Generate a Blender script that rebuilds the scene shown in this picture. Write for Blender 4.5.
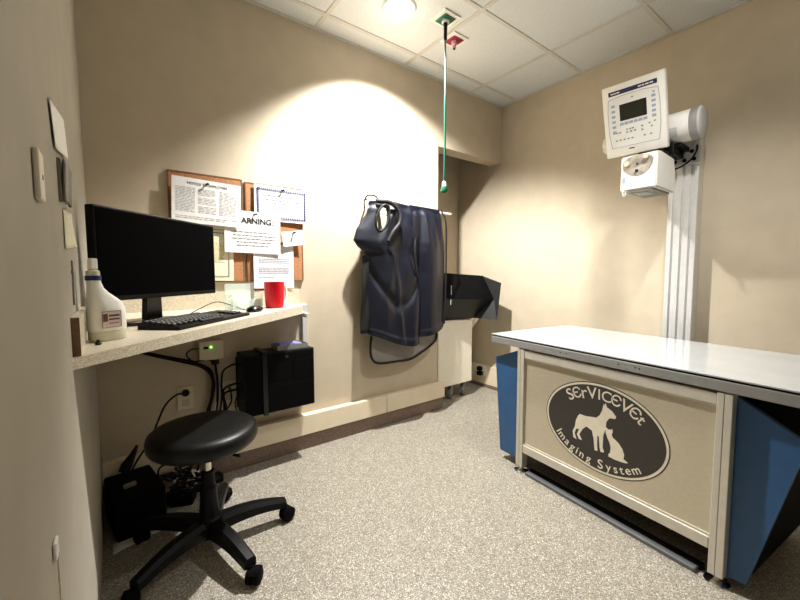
import bpy, bmesh, math, random
from mathutils import Vector, Matrix
random.seed(7)
for o in list(bpy.data.objects): bpy.data.objects.remove(o)
SC = bpy.context.scene
COL = SC.collection
pi = math.pi

# ------------------------------------------------------------------ camera
F_PX, YAW, PITCH, ROLL = 377.7, .650114, .0705232, -.0025
cam = bpy.data.cameras.new('camera'); cam.sensor_width = 36; cam.lens = 36*F_PX/800; cam.clip_start = .01
cam_o = bpy.data.objects.new('camera', cam); COL.objects.link(cam_o)
fw = Vector((math.sin(YAW)*math.cos(PITCH), math.cos(YAW)*math.cos(PITCH), -math.sin(PITCH)))
rt = Vector((math.cos(YAW), -math.sin(YAW), 0)); up = rt.cross(fw)
r2 = rt*math.cos(ROLL) + up*math.sin(ROLL); u2 = -rt*math.sin(ROLL) + up*math.cos(ROLL)
m3 = Matrix((r2, u2, -fw)).transposed()
cam_o.matrix_world = Matrix.Translation((0, 0, 1.04)) @ m3.to_4x4()
SC.camera = cam_o

# ------------------------------------------------------------------ world, exposure, lights
w = bpy.data.worlds.new('world'); SC.world = w; w.use_nodes = True
w.node_tree.nodes['Background'].inputs[0].default_value = (.8, .85, 1, 1)
w.node_tree.nodes['Background'].inputs[1].default_value = .05
SC.view_settings.view_transform = 'Standard'; SC.view_settings.look = 'None'
SC.view_settings.gamma = 1; SC.view_settings.use_curve_mapping = False
SC.view_settings.exposure = 0.0

BW, LW, RW, CZ, FW = 2.102, -.074, 2.686, 2.44, -1.5     # back wall, left wall, right wall, ceiling, wall behind
LAMP = (1.27, 1.67)
LAMP2 = (1.62, .38)
def spot(name, loc, energy, size, blend, color, radius, target=None):
    l = bpy.data.lights.new(name, 'SPOT'); l.energy = energy; l.spot_size = math.radians(size); l.spot_blend = blend
    l.color = color; l.shadow_soft_size = radius
    o = bpy.data.objects.new(name, l); o.location = loc
    if target:
        o.rotation_euler = (Vector(target)-Vector(loc)).to_track_quat('-Z', 'Y').to_euler()
    COL.objects.link(o); return o
def area(name, loc, energy, sx, sy, color):
    l = bpy.data.lights.new(name, 'AREA'); l.energy = energy; l.shape = 'RECTANGLE'; l.size = sx; l.size_y = sy; l.color = color
    o = bpy.data.objects.new(name, l); o.location = loc; COL.objects.link(o); return o
WARM = (1, .95, .88)
spot('downlight_beam', (LAMP[0], LAMP[1], CZ-.065), 385, 126, .6, (1, .98, .94), .028, (1.62, 2.10, 0))
spot('downlight_beam', (LAMP2[0], LAMP2[1], CZ-.065), 72, 110, .8, (1, .98, .94), .04, (LAMP2[0]+.5, LAMP2[1]+.5, 0))
area('fill_panel_light', (1.25, -.85, CZ-.03), 3, 1.1, .5, WARM)  # added weak fill from an unseen panel behind the camera

# ------------------------------------------------------------------ helpers
def lin(c):
    return tuple(((x/255)/12.92 if x/255 <= .04045 else ((x/255+.055)/1.055)**2.4) for x in c) + (1,)
MATS = {}
def mat(name, rgb, rough=.5, metal=0, noise=0, scale=40, bump=0, bscale=80, emit=0, trans=0, alpha=1, coat=0, rgb2=None, ior=1.45, spec=.5, aniso=0):
    if name in MATS: return MATS[name]
    m = bpy.data.materials.new(name); m.use_nodes = True; N = m.node_tree.nodes; Lk = m.node_tree.links
    b = N['Principled BSDF']; c = lin(rgb)
    b.inputs['Base Color'].default_value = c; b.inputs['Roughness'].default_value = rough; b.inputs['Metallic'].default_value = metal
    b.inputs['IOR'].default_value = ior; b.inputs['Specular IOR Level'].default_value = spec
    b.inputs['Transmission Weight'].default_value = trans; b.inputs['Alpha'].default_value = alpha; b.inputs['Coat Weight'].default_value = coat
    tc = N.new('ShaderNodeTexCoord')
    nz = N.new('ShaderNodeTexNoise'); nz.inputs['Scale'].default_value = scale; nz.inputs['Detail'].default_value = 4
    Lk.new(tc.outputs['Object'], nz.inputs['Vector'])
    rp = N.new('ShaderNodeValToRGB'); rp.color_ramp.elements[0].position = .35; rp.color_ramp.elements[1].position = .65
    k = noise
    if rgb2: rp.color_ramp.elements[0].color = lin(rgb2); rp.color_ramp.elements[1].color = c
    else:
        rp.color_ramp.elements[0].color = tuple(x*(1-k) for x in c[:3])+(1,); rp.color_ramp.elements[1].color = tuple(min(1, x*(1+k)) for x in c[:3])+(1,)
    Lk.new(nz.outputs['Fac'], rp.inputs['Fac']); Lk.new(rp.outputs['Color'], b.inputs['Base Color'])
    if emit: Lk.new(rp.outputs['Color'], b.inputs['Emission Color']); b.inputs['Emission Strength'].default_value = emit
    if bump:
        n2 = N.new('ShaderNodeTexNoise'); n2.inputs['Scale'].default_value = bscale; n2.inputs['Detail'].default_value = 3
        bp = N.new('ShaderNodeBump'); bp.inputs['Strength'].default_value = bump; bp.inputs['Distance'].default_value = .002
        Lk.new(tc.outputs['Object'], n2.inputs['Vector']); Lk.new(n2.outputs['Fac'], bp.inputs['Height']); Lk.new(bp.outputs['Normal'], b.inputs['Normal'])
    if aniso:
        tg = N.new('ShaderNodeTangent'); tg.direction_type = 'RADIAL'; tg.axis = 'Z'
        b.inputs['Anisotropic'].default_value = aniso; Lk.new(tg.outputs[0], b.inputs['Tangent'])
    MATS[name] = m; return m

def speckle(name, base, dots, rough, dscale, base2=None, bump=.15):
    """fine chip flooring / laminate: base with voronoi chips of other colours"""
    m = bpy.data.materials.new(name); m.use_nodes = True; N = m.node_tree.nodes; Lk = m.node_tree.links
    b = N['Principled BSDF']; b.inputs['Roughness'].default_value = rough
    tc = N.new('ShaderNodeTexCoord'); v = N.new('ShaderNodeTexVoronoi'); v.inputs['Scale'].default_value = dscale
    Lk.new(tc.outputs['Object'], v.inputs['Vector'])
    sp = N.new('ShaderNodeSeparateColor'); Lk.new(v.outputs['Color'], sp.inputs[0])
    rp = N.new('ShaderNodeValToRGB'); rp.color_ramp.interpolation = 'CONSTANT'
    els = rp.color_ramp.elements; els[0].color = lin(base); els[0].position = 0
    els[1].color = lin(dots[0][1]); els[1].position = dots[0][0]
    for p, c in dots[1:]:
        e = els.new(p); e.color = lin(c)
    Lk.new(sp.outputs[0], rp.inputs['Fac']); Lk.new(rp.outputs['Color'], b.inputs['Base Color'])
    if bump:
        bp = N.new('ShaderNodeBump'); bp.inputs['Strength'].default_value = bump; bp.inputs['Distance'].default_value = .001
        Lk.new(sp.outputs[1], bp.inputs['Height']); Lk.new(bp.outputs['Normal'], b.inputs['Normal'])
    MATS[name] = m; return m

class MB:
    def __init__(s): s.bm = bmesh.new()
    def box(s, lo, hi, bev=0, M=None, seg=2):
        lo, hi = [min(a, b) for a, b in zip(lo, hi)], [max(a, b) for a, b in zip(lo, hi)]
        r = bmesh.ops.create_cube(s.bm, size=1); vs = r['verts']
        c = [(a+b)/2 for a, b in zip(lo, hi)]; d = [b-a for a, b in zip(lo, hi)]
        for v in vs: v.co = Vector((v.co.x*d[0]+c[0], v.co.y*d[1]+c[1], v.co.z*d[2]+c[2]))
        if bev:
            es = list({e for v in vs for e in v.link_edges})
            rb = bmesh.ops.bevel(s.bm, geom=es, offset=min(bev, min(d)*.49), segments=seg, affect='EDGES', profile=.5)
            vs = list({v for f in rb['faces'] for v in f.verts} | {v for v in vs if v.is_valid})
        if M: bmesh.ops.transform(s.bm, matrix=M, verts=vs)
        return s
    def prism(s, pts, d, o=(0, 0, 0)):
        """polygon of 3d points extruded by vector d"""
        d = Vector(d); a = [s.bm.verts.new(Vector(p)+Vector(o)) for p in pts]; b = [s.bm.verts.new(v.co+d) for v in a]
        n = len(a)
        s.bm.faces.new(a); s.bm.faces.new(b[::-1])
        for i in range(n): s.bm.faces.new((a[i], b[i], b[(i+1) % n], a[(i+1) % n]))
        return s
    def face(s, pts):
        s.bm.faces.new([s.bm.verts.new(p) for p in pts]); return s
    def tube(s, pts, r, n=10, cap=True):
        pts = [Vector(p) for p in pts]; rs = r if isinstance(r, (list, tuple)) else [r]*len(pts)
        rings = []; nrm = None
        for i, p in enumerate(pts):
            t = (pts[min(i+1, len(pts)-1)]-pts[max(i-1, 0)]).normalized()
            if nrm is None:
                a = Vector((0, 0, 1)) if abs(t.z) < .9 else Vector((1, 0, 0)); nrm = t.cross(a).normalized()
            else:
                nrm = (nrm - t*nrm.dot(t)).normalized()
            bn = t.cross(nrm)
            rings.append([s.bm.verts.new(p+(nrm*math.cos(2*pi*k/n)+bn*math.sin(2*pi*k/n))*rs[i]) for k in range(n)])
        for a, b in zip(rings, rings[1:]):
            for k in range(n): s.bm.faces.new((a[k], a[(k+1) % n], b[(k+1) % n], b[k]))
        if cap: s.bm.faces.new(rings[0][::-1]); s.bm.faces.new(rings[-1])
        return s
    def loft(s, rings, cap=True):
        R = [[s.bm.verts.new(p) for p in r] for r in rings]; n = len(R[0])
        for a, b in zip(R, R[1:]):
            for k in range(n): s.bm.faces.new((a[k], a[(k+1) % n], b[(k+1) % n], b[k]))
        if cap: s.bm.faces.new(R[0][::-1]); s.bm.faces.new(R[-1])
        return s
    def lathe(s, prof, c=(0, 0, 0), n=32, axis='Z', M=None):
        """prof: list of (radius, height)"""
        c = Vector(c)
        def P(r, h, a):
            x, y = r*math.cos(a), r*math.sin(a)
            v = {'Z': Vector((x, y, h)), 'Y': Vector((x, h, y)), 'X': Vector((h, x, y))}[axis]
            return (M @ v if M else v) + c
        R = [[s.bm.verts.new(P(max(r, 1e-5), h, 2*pi*k/n)) for k in range(n)] for r, h in prof]
        for a, b in zip(R, R[1:]):
            for k in range(n): s.bm.faces.new((a[k], a[(k+1) % n], b[(k+1) % n], b[k]))
        s.bm.faces.new(R[0][::-1]); s.bm.faces.new(R[-1])
        return s
    def build(s, name, m, parent=None, smooth=None, solid=0, sub=0, kind=None, label=None):
        bmesh.ops.recalc_face_normals(s.bm, faces=s.bm.faces)
        me = bpy.data.meshes.new(name); s.bm.to_mesh(me); s.bm.free()
        if smooth:
            for p in me.polygons: p.use_smooth = True
            me.set_sharp_from_angle(angle=math.radians(smooth))
        o = bpy.data.objects.new(name, me); COL.objects.link(o)
        me.materials.append(m if not isinstance(m, str) else MATS[m])
        if parent: o.parent = parent
        if solid:
            md = o.modifiers.new('solid', 'SOLIDIFY'); md.thickness = solid; md.offset = 0
        if sub:
            md = o.modifiers.new('sub', 'SUBSURF'); md.levels = sub; md.render_levels = sub
        if kind: o['kind'] = kind
        if label: o['label'] = label
        return o
def tag(o, label, cat, group=None):
    o['label'] = label; o['category'] = cat
    if group: o['group'] = group
    return o
def thing(name, label, cat, loc=(0, 0, 0), rz=0, group=None):
    o = bpy.data.objects.new(name, None); COL.objects.link(o); o.location = loc; o.rotation_euler = (0, 0, rz); o.empty_display_size = .05
    return tag(o, label, cat, group)
def dup(root, loc, rz=None):
    r = root.copy(); COL.objects.link(r); r.location = loc
    if rz is not None: r.rotation_euler = (0, 0, rz)
    for ch in list(root.children):
        c = ch.copy(); COL.objects.link(c); c.parent = r
        for g in ch.children:
            d = g.copy(); COL.objects.link(d); d.parent = c
    return r
def struct(o): o['kind'] = 'structure'; return o
def catmull(pts, n=8):
    P = [Vector(p) for p in pts]; P = [P[0]*2-P[1]]+P+[P[-1]*2-P[-2]]; out = []
    for i in range(1, len(P)-2):
        for k in range(n):
            t = k/n
            out.append(.5*((2*P[i])+(-P[i-1]+P[i+1])*t+(2*P[i-1]-5*P[i]+4*P[i+1]-P[i+2])*t*t+(-P[i-1]+3*P[i]-3*P[i+1]+P[i+2])*t**3))
    out.append(P[-2]); return out
def text_mesh(body, size, bold=0, space=1.0):
    cu = bpy.data.curves.new('lettering', 'FONT'); cu.body = body; cu.size = size; cu.align_x = 'CENTER'; cu.align_y = 'CENTER'
    cu.extrude = .0002; cu.offset = bold; cu.space_character = space
    o = bpy.data.objects.new('lettering', cu); COL.objects.link(o)
    dg = bpy.context.evaluated_depsgraph_get(); dg.update()
    me = bpy.data.meshes.new_from_object(o.evaluated_get(dg)); bpy.data.objects.remove(o); return me
def text_obj(name, body, size, m, parent, M, bold=0, space=1.0):
    me = text_mesh(body, size, bold, space); me.transform(M); me.materials.append(m)
    o = bpy.data.objects.new(name, me); COL.objects.link(o); o.parent = parent; return o
def frame_matrix(origin, xdir, ydir):
    x = Vector(xdir).normalized(); y = Vector(ydir).normalized(); z = x.cross(y)
    return Matrix.Translation(origin) @ Matrix((x, y, z)).transposed().to_4x4()

# ------------------------------------------------------------------ materials
def wall_mat(name, rgb):
    m = mat(name, rgb, rough=.75, noise=.035, scale=9, bump=.25, bscale=260, spec=.3); return m
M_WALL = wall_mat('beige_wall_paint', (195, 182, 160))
M_WALL_L = wall_mat('shaded_beige_wall_paint', (168, 162, 150))  # same beige paint, with the dim light on the left put into the colour
M_CREAM = mat('cream_tile', (226, 212, 186), rough=.28, noise=.03, scale=12)
M_COVE = speckle('brown_cove_base', (118, 98, 84), [(.5, (104, 86, 74)), (.8, (140, 120, 104))], .55, 300)
M_FLOOR = speckle('speckled_epoxy_floor', (142, 136, 124), [(.30, (160, 154, 142)), (.55, (128, 121, 108)), (.74, (108, 100, 87)), (.86, (206, 202, 190)), (.96, (92, 84, 72))], .42, 330)
M_LAM = speckle('speckled_laminate', (202, 190, 166), [(.35, (214, 206, 188)), (.68, (188, 174, 150)), (.88, (230, 224, 210))], .3, 420, bump=0)
M_TILE = mat('ceiling_tile_white', (216, 219, 220), rough=.9, noise=.05, scale=160, bump=.5, bscale=300)
M_TBAR = mat('ceiling_grid_white', (205, 202, 196), rough=.5, noise=.02)
M_BLK = mat('black_plastic', (6, 6, 7), rough=.45, noise=.1, bump=.1, bscale=400, spec=.2)
M_BLKM = mat('black_matte', (3, 3, 4), rough=.75, noise=.1, spec=.12)
M_BLKG = mat('black_gloss', (8, 8, 10), rough=.2, noise=.05)
M_SCREEN = mat('dark_screen', (3, 3, 4), rough=.55, noise=.05, spec=.02)
M_VINYL = mat('black_vinyl', (5, 5, 6), rough=.42, spec=.35, noise=.08, bump=.1, bscale=250)
M_CHROME = mat('chrome', (215, 212, 205), rough=.15, metal=1, noise=.02)
M_ALU = mat('anodised_aluminium', (226, 226, 224), rough=.4, metal=.45, noise=.03, scale=30)
M_ALUF = mat('frame_aluminium', (212, 207, 194), rough=.38, metal=.4, noise=.03, scale=30)
M_PANEL = mat('brushed_champagne_metal', (206, 196, 174), rough=.30, metal=.45, noise=.03, scale=70, aniso=.8)
M_STEEL = mat('grey_tabletop_laminate', (176, 180, 182), rough=.16, noise=.03, scale=8, coat=.3)
M_EDGE = mat('grey_edge_band', (150, 150, 148), rough=.4, metal=.3, noise=.03)
M_BLUE = mat('blue_laminate', (44, 86, 132), rough=.4, noise=.06, scale=20)
M_WHITE = mat('white_enamel', (236, 234, 228), rough=.35, noise=.02)
M_PAPER = mat('white_paper', (232, 231, 228), rough=.8, noise=.02)
M_PAPER2 = mat('blue_white_paper', (224, 226, 232), rough=.8, noise=.02)
M_YPAPER = mat('ivory_paper', (226, 222, 196), rough=.8, noise=.05, scale=20)
M_INK = mat('grey_ink', (120, 120, 126), rough=.8)
M_INKD = mat('black_ink', (30, 30, 36), rough=.8)
M_BORD = mat('navy_border', (38, 48, 92), rough=.8)
M_CORK = mat('cork', (172, 122, 82), rough=.9, noise=.15, scale=120, bump=.4, bscale=300)
M_WOODE = mat('board_edge_brown', (120, 88, 62), rough=.6, noise=.12, scale=60)
M_NAVY = mat('navy_nylon', (16, 18, 31), rough=.4, noise=.22, scale=14, bump=.35, bscale=60)
M_NAVY2 = mat('navy_nylon_dark', (24, 28, 48), rough=.45, noise=.18, scale=14, bump=.35, bscale=60)
M_CLEAR = mat('grey_vinyl_sheet', (150, 146, 138), rough=.25, noise=.05)
M_BLKTRIM = mat('black_binding', (10, 10, 12), rough=.6)
M_CREAMM = mat('cream_powder_coat', (232, 226, 210), rough=.45, noise=.02)
M_TEAL = mat('dark_slate_plastic', (14, 20, 24), rough=.4, noise=.1)
M_CHAR = mat('charcoal_plastic', (40, 40, 41), rough=.45, noise=.1)
M_RED = mat('red_plastic', (196, 16, 34), rough=.3, noise=.05)
M_PURP = mat('violet_plastic', (92, 84, 190), rough=.35, noise=.3, scale=60, rgb2=(170, 170, 224))
M_GRN = mat('green_plastic', (20, 96, 66), rough=.4, noise=.05)
M_GRNH = mat('green_hose', (16, 78, 64), rough=.35, noise=.05)
M_WINE = mat('wine_red_plastic', (140, 32, 56), rough=.4, noise=.05)
M_NAVB = mat('navy_band', (24, 34, 92), rough=.4)
M_BOTTLE = mat('translucent_white_plastic', (240, 240, 232), rough=.35, noise=.02, emit=0)
M_LIQ = mat('milky_bottle_base', (206, 204, 180), rough=.3, noise=.04)
M_IVORY = mat('ivory_plastic', (214, 204, 178), rough=.45, noise=.03)
M_GLASSP = mat('clear_acrylic', (225, 240, 232), rough=.08, alpha=.32, noise=.02)
M_LOGO = mat('logo_charcoal', (62, 58, 54), rough=.4, metal=.2, noise=.03)
M_LOGOL = mat('logo_bare_metal', (240, 232, 214), rough=.30, metal=.4, noise=.03, aniso=.8)
M_LOGOR = mat('logo_dark_ring', (44, 40, 36), rough=.4)
M_GREY = mat('grey_plastic', (130, 130, 126), rough=.5, noise=.04)
M_LGREY = mat('pale_grey_plastic', (196, 198, 196), rough=.45, noise=.03)
M_BTN = mat('blue_grey_button', (150, 166, 190), rough=.45)
M_LENS = mat('lamp_lens_glow', (255, 250, 240), rough=.4, emit=26)
M_LED = mat('green_led_glow', (120, 255, 90), rough=.4, emit=6)
M_TRANSL = mat('smoky_acrylic', (190, 182, 170), rough=.2, alpha=.75, noise=.3, scale=30)
M_LGLASS = mat('frosted_lamp_glass', (245, 245, 245), rough=.25, noise=.02, emit=1.2)

# ------------------------------------------------------------------ room shell
T = .12
ALY, ALX, HZ = 2.60, 1.955, 1.975     # alcove back, alcove left edge, header underside
def wall(name, boxes, m):
    mb = MB()
    for lo, hi in boxes: mb.box(lo, hi)
    return struct(mb.build(name, m))
wall('floor', [((LW-T, FW-T, -.1), (RW+T, ALY+T, 0))], M_FLOOR)
wall('ceiling', [((LW-T, FW-T, CZ), (RW+T, ALY+T, CZ+.1))], M_TILE)
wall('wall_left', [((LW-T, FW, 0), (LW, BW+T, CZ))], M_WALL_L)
wall('wall_back', [((LW, BW, 0), (ALX, BW+T, CZ)), ((ALX, BW, HZ), (RW, BW+T, CZ))], M_WALL)
wall('wall_right', [((RW, FW, 0), (RW+T, ALY, CZ))], M_WALL)
wall('wall_alcove', [((ALX-.4, ALY, 0), (RW+T, ALY+T, CZ)), ((ALX-.4-T, BW+T, 0), (ALX-.4, ALY+T, CZ))], M_WALL)
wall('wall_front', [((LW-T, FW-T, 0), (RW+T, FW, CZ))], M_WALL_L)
# ceiling grid
mb = MB()
xs = [1.632+.645*k for k in range(-3, 3)]; ys = [1.951-.535*k for k in range(0, 7)]
for x in xs:
    if LW < x < RW: mb.box((x-.012, FW, CZ-.004), (x+.012, BW, CZ+.002))
for y in ys:
    if y > FW: mb.box((LW, y-.012, CZ-.0045), (RW, y+.012, CZ+.002))
for a, b in (((LW, BW-.02), (RW, BW)), ((LW, FW), (LW+.02, BW)), ((RW-.02, FW), (RW, BW))):
    mb.box((a[0], a[1], CZ-.005), (b[0], b[1], CZ+.002))
struct(mb.build('trim_1', M_TBAR))
# cream curb along the back wall, returning at the alcove, over a brown cove
mb = MB(); mb.box((LW, BW-.045, .092), (1.45, BW, .210), .004); mb.box((1.453, BW-.045, .092), (ALX+.04, BW, .210), .004)
struct(mb.build('baseboard_back', M_CREAM))
mb = MB(); mb.box((LW, BW-.03, 0), (ALX+.03, BW, .0918), .003)
struct(mb.build('trim_2', M_COVE))  # brown cove, made taller to take in the shadow under the curb
mb = MB(); mb.box((RW-.02, FW, .03), (RW, ALY, .2), .003); struct(mb.build('baseboard_right', M_CREAM))
mb = MB(); mb.box((RW-.022, FW, 0), (RW, ALY, .0298)); struct(mb.build('trim_3', M_COVE))

# ------------------------------------------------------------------ ceiling fixtures
def downlight(x, y, label):
    t = thing('recessed_downlight', label, 'ceiling light', (x, y, CZ-.001))
    MB().lathe([(.085, 0), (.088, -.004), (.082, -.008), (.062, -.006), (.058, 0)], n=40).build('trim_ring', M_WHITE, t, smooth=40)
    MB().lathe([(.05, 0), (.054, -.008), (.056, -.02), (.05, -.032), (.03, -.040), (.002, -.042)], n=32).build('lamp_lens', M_LENS, t, smooth=60)
    return t
downlight(LAMP[0], LAMP[1], 'glowing recessed ceiling light above the hanging aprons')
downlight(LAMP2[0], LAMP2[1], 'recessed ceiling light above the examination table')
t = thing('fill_light_panel', 'added fill light panel on the ceiling behind the viewer', 'ceiling light', (1.25, -.85, CZ))  # added panel, out of view, to carry the fill light
mb = MB()
for lo, hi in (((-.6, -.3, -.012), (.6, -.27, -.0005)), ((-.6, .27, -.012), (.6, .3, -.0005)), ((-.6, -.27, -.012), (-.57, .27, -.0005)), ((.57, -.27, -.012), (.6, .27, -.0005))): mb.box(lo, hi)
mb.build('frame', M_WHITE, t)
MB().box((-.569, -.269, -.008), (.569, .269, -.001)).build('diffuser', mat('fill_panel_glow', (255, 244, 225), emit=1.0), t)

def gas_outlet(x, y, name, label, m):
    t = thing(name, label, 'gas outlet', (x, y, CZ-.001))
    MB().box((-.062, -.062, -.006), (.062, .062, 0), .003).build('cover_plate', M_WHITE, t)
    mb = MB(); mb.box((-.04, -.04, -.011), (.04, .04, -.0062), .002); mb.build('colour_plate', m, t)
    return t
t = gas_outlet(1.525, 1.585, 'oxygen_outlet', 'white square ceiling outlet with green insert holding the long green hose', M_GRN)
MB().lathe([(.02, -.0112), (.022, -.02), (.016, -.024)], n=24).build('socket_ring', M_LGREY, t, smooth=40)
t = gas_outlet(1.70, 1.69, 'vacuum_outlet', 'white square ceiling outlet with dark red insert beside the green one', M_WINE)
mb = MB(); mb.lathe([(.018, -.0112), (.018, -.03), (.010, -.032), (.009, -.042), (.012, -.044), (.012, -.050)], n=20)
mb.build('socket_fitting', mat('pink_white_plastic', (214, 170, 176), rough=.4), t, smooth=40)
MB().tube([(0, 0, -.0502), (0, 0, -.057)], .006).build('nozzle', M_BLK, t)
t = thing('gas_hose', 'long thin green hose hanging straight down from the ceiling outlet', 'hose', (1.525, 1.585, CZ-.027))
hb = 1.49
MB().tube([(0, 0, 0), (0, 0, -.03), (0, 0, -.085)], [.012, .010, .009], 14).build('coupler', M_BLK, t, smooth=40)
pts = [(0.003*math.sin(k*.7), 0.003*math.cos(k*.5), -.0852-(CZ-.027-.0852-hb-.07)*k/14) for k in range(15)]
MB().tube(pts, .0055, 12).build('hose_tube', M_GRNH, t, smooth=60)
zb = pts[-1][2]; xx, yy = pts[-1][0], pts[-1][1]
MB().lathe([(.006, zb), (.010, zb-.004), (.012, zb-.025), (.014, zb-.027)], c=(xx, yy, 0), n=16).build('end_sleeve', M_LGREY, t, smooth=40)
MB().lathe([(.014, zb-.0272), (.020, zb-.045), (.019, zb-.058), (.008, zb-.064)], c=(xx, yy, 0), n=16).build('end_connector', M_GRN, t, smooth=40)

# ------------------------------------------------------------------ desk
DZ0, DZ1 = .82, .865
A_ = Vector((LW, 1.03)); B_ = Vector((.825, 1.968))
t = thing('wall_counter', 'speckled beige wedge-shaped counter fixed to the back wall on the left', 'counter', (0, 0, DZ0))
pts = [(LW, A_.y, 0), (B_.x, B_.y, 0), (.865, BW-.0005, 0), (LW, BW-.0005, 0)]
mb = MB(); mb.prism(pts, (0, 0, DZ1-DZ0))
for v in mb.bm.verts:
    if v.co.z < .001: v.co.z = .020*max(0, 1-(v.co.x-LW)/.9)
mb.build('countertop', M_LAM, t)
mb = MB(); mb.box((LW, A_.y+.02, DZ1-DZ0+.0002), (LW+.014, BW-.021, .128)); mb.build('side_splash', M_LAM, t)
mb = MB(); mb.box((LW, A_.y+.016, DZ1-DZ0+.0002), (LW+.0143, A_.y+.0199, .128)); mb.build('splash_end_strip', M_WOODE, t, label='brown end strip')
mb = MB(); mb.box((LW, BW-.02, DZ1-DZ0+.0002), (.855, BW-.0005, .13)); mb.build('back_splash', M_LAM, t)
t = thing('shelf_bracket', 'slim white and grey metal bracket under the right end of the counter', 'bracket', (.87, BW, 0))
mb = MB(); mb.box((.001, -.02, .60), (.03, -.0005, .862), .002); mb.build('wall_plate', M_ALU, t)
mb = MB(); mb.box((-.02, -.12, .795), (-.001, -.0005, .8195), .002); mb.build('support_arm', M_LGREY, t)

# monitor
ML, MR = Vector((-.037, 1.40)), Vector((.350, 1.758))
d = (MR-ML).normalized(); ang = math.atan2(d.y, d.x); mc = (ML+MR)/2; mw = (MR-ML).length
t = thing('computer_monitor', 'black widescreen computer monitor with dark screen on the wall counter', 'monitor', (mc.x, mc.y, DZ1+.001), ang)
z0, z1 = .092, .375
mb = MB(); mb.box((-mw/2, .0, z0), (mw/2, .028, z1), .004); mb.build('housing', M_BLK, t)
mb = MB(); mb.box((-.13, .0285, z0+.04), (.13, .055, z1-.05), .02); mb.build('rear_cover', M_BLK, t)
mb = MB(); mb.box((-mw/2+.008, -.0016, z0+.016), (mw/2-.008, -.0002, z1-.008)); mb.build('screen', M_SCREEN, t)
mb = MB(); mb.loft([[(-.035, .058, .013), (.035, .058, .013), (.035, .08, .013), (-.035, .08, .013)], [(-.028, .0555, .16), (.028, .0555, .16), (.028, .075, .16), (-.028, .075, .16)]]); mb.build('stand_neck', M_BLKG, t)
mb = MB(); mb.lathe([(.125, 0), (.125, .006), (.118, .010), (.02, .0125)], n=40)
for v in mb.bm.verts: v.co.y = v.co.y*.6+.075
mb.build('stand_base', M_BLKG, t, smooth=30)

# keyboard
kd = (B_-A_).normalized(); kang = math.atan2(kd.y, kd.x)
kc = Vector((.255, 1.54))
t = thing('computer_keyboard', 'black computer keyboard along the front edge of the counter', 'keyboard', (kc.x, kc.y, DZ1+.0005), kang)
mb = MB(); mb.loft([[(-.212, -.072, 0), (.212, -.072, 0), (.212, .072, 0), (-.212, .072, 0)], [(-.212, -.072, .010), (.212, -.072, .010), (.212, .072, .021), (-.212, .072, .021)]]); mb.build('case', M_BLK, t)
kb = MB(); kb.box((-.0078, -.0078, 0), (.0078, .0078, .006), .0015, seg=1); key0 = None
rows = [(.057, 15), (.034, 15), (.016, 14), (-.002, 14), (-.020, 13), (-.038, 11)]
n = 0
for ry, cnt in rows:
    for c in range(cnt):
        if n == 0:
            k = kb.build('key', M_CHAR, t)
        else:
            k = k0.copy(); COL.objects.link(k); k.parent = t
        if n == 0: k0 = k
        k.location = (-.198+c*.0183*(14/ max(cnt-1, 1)) if cnt < 14 else -.198+c*.0183, ry, .0105+(ry+.072)*.0764); n += 1
mb = MB(); mb.box((-.09, -.0655, .0115), (.03, -.0500, .0175), .0015); mb.build('space_bar', M_CHAR, t)
for i, c in enumerate(range(12)):
    k = k0.copy(); COL.objects.link(k); k.parent = t; k.location = (.144+(c % 3)*.0188, -.038+(c//3)*.018, .0105+(-.038+(c//3)*.018+.072)*.0764)
tag(MB().tube(catmull([(.24, 1.72, DZ1+.012), (.30, 1.80, DZ1+.03), (.38, 1.90, DZ1+.045), (.46, 1.93, DZ1+.02), (.49, 1.88, DZ1+.004), (.505, 1.855, DZ1+.004)]), .002, 8).build('mouse_cable', M_BLK, None, smooth=60),
    'thin black cable looping behind the keyboard towards the mouse', 'cable')
# mouse
mb = MB(); mb.lathe([(.030, 0), (.034, .006), (.030, .018), (.016, .026), (.001, .028)], n=24)
for v in mb.bm.verts: v.co.x *= 1.5
t = thing('computer_mouse', 'black computer mouse between the keyboard and the red cup', 'mouse', (.520, 1.80, DZ1+.0005), .9)
mb.build('shell', M_BLKG, t, smooth=50)
mb = MB(); mb.box((.02, -.0025, .0225), (.036, .0025, .0275), .001); mb.build('scroll_wheel', M_GREY, t)
# red cup
t = thing('plastic_cup', 'bright red plastic cup with a white handle on the right end of the counter', 'cup', (.660, 1.935, DZ1+.0005), .4)
MB().lathe([(.040, 0), (.045, .004), (.048, .06), (.050, .132), (.047, .132), (.044, .06), (.040, .008)], n=36).build('cup_body', M_RED, t, smooth=40)
hp = catmull([(.047, 0, .115), (.070, 0, .112), (.078, 0, .085), (.076, 0, .045), (.064, 0, .022), (.046, 0, .02)], 6)
MB().tube(hp, .0075, 10).build('handle', M_WHITE, t, smooth=60, label='white handle')
# clear organiser
t = thing('acrylic_organizer', 'small clear acrylic desk holder with grey divider behind the mouse', 'organizer', (.520, 1.975, DZ1+.0005), .25)
mb = MB(); mb.box((-.08, -.04, 0), (.08, .04, .003)); mb.box((-.08, -.04, .0032), (-.077, .04, .075)); mb.box((.077, -.04, .0032), (.08, .04, .075)); mb.box((-.0768, -.04, .0032), (.0768, -.037, .05)); mb.box((-.0768, .037, .0032), (.0768, .04, .125))
mb.build('tray', M_GLASSP, t)
mb = MB(); mb.box((-.05, -.03, .0035), (.075, .03, .045), .002); mb.build('note_stack', mat('pale_green_paper', (196, 208, 196), rough=.7), t)
mb = MB(); mb.box((.018, -.0365, .003), (.034, -.0325, .125)); mb.build('divider', M_GREY, t)
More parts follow.
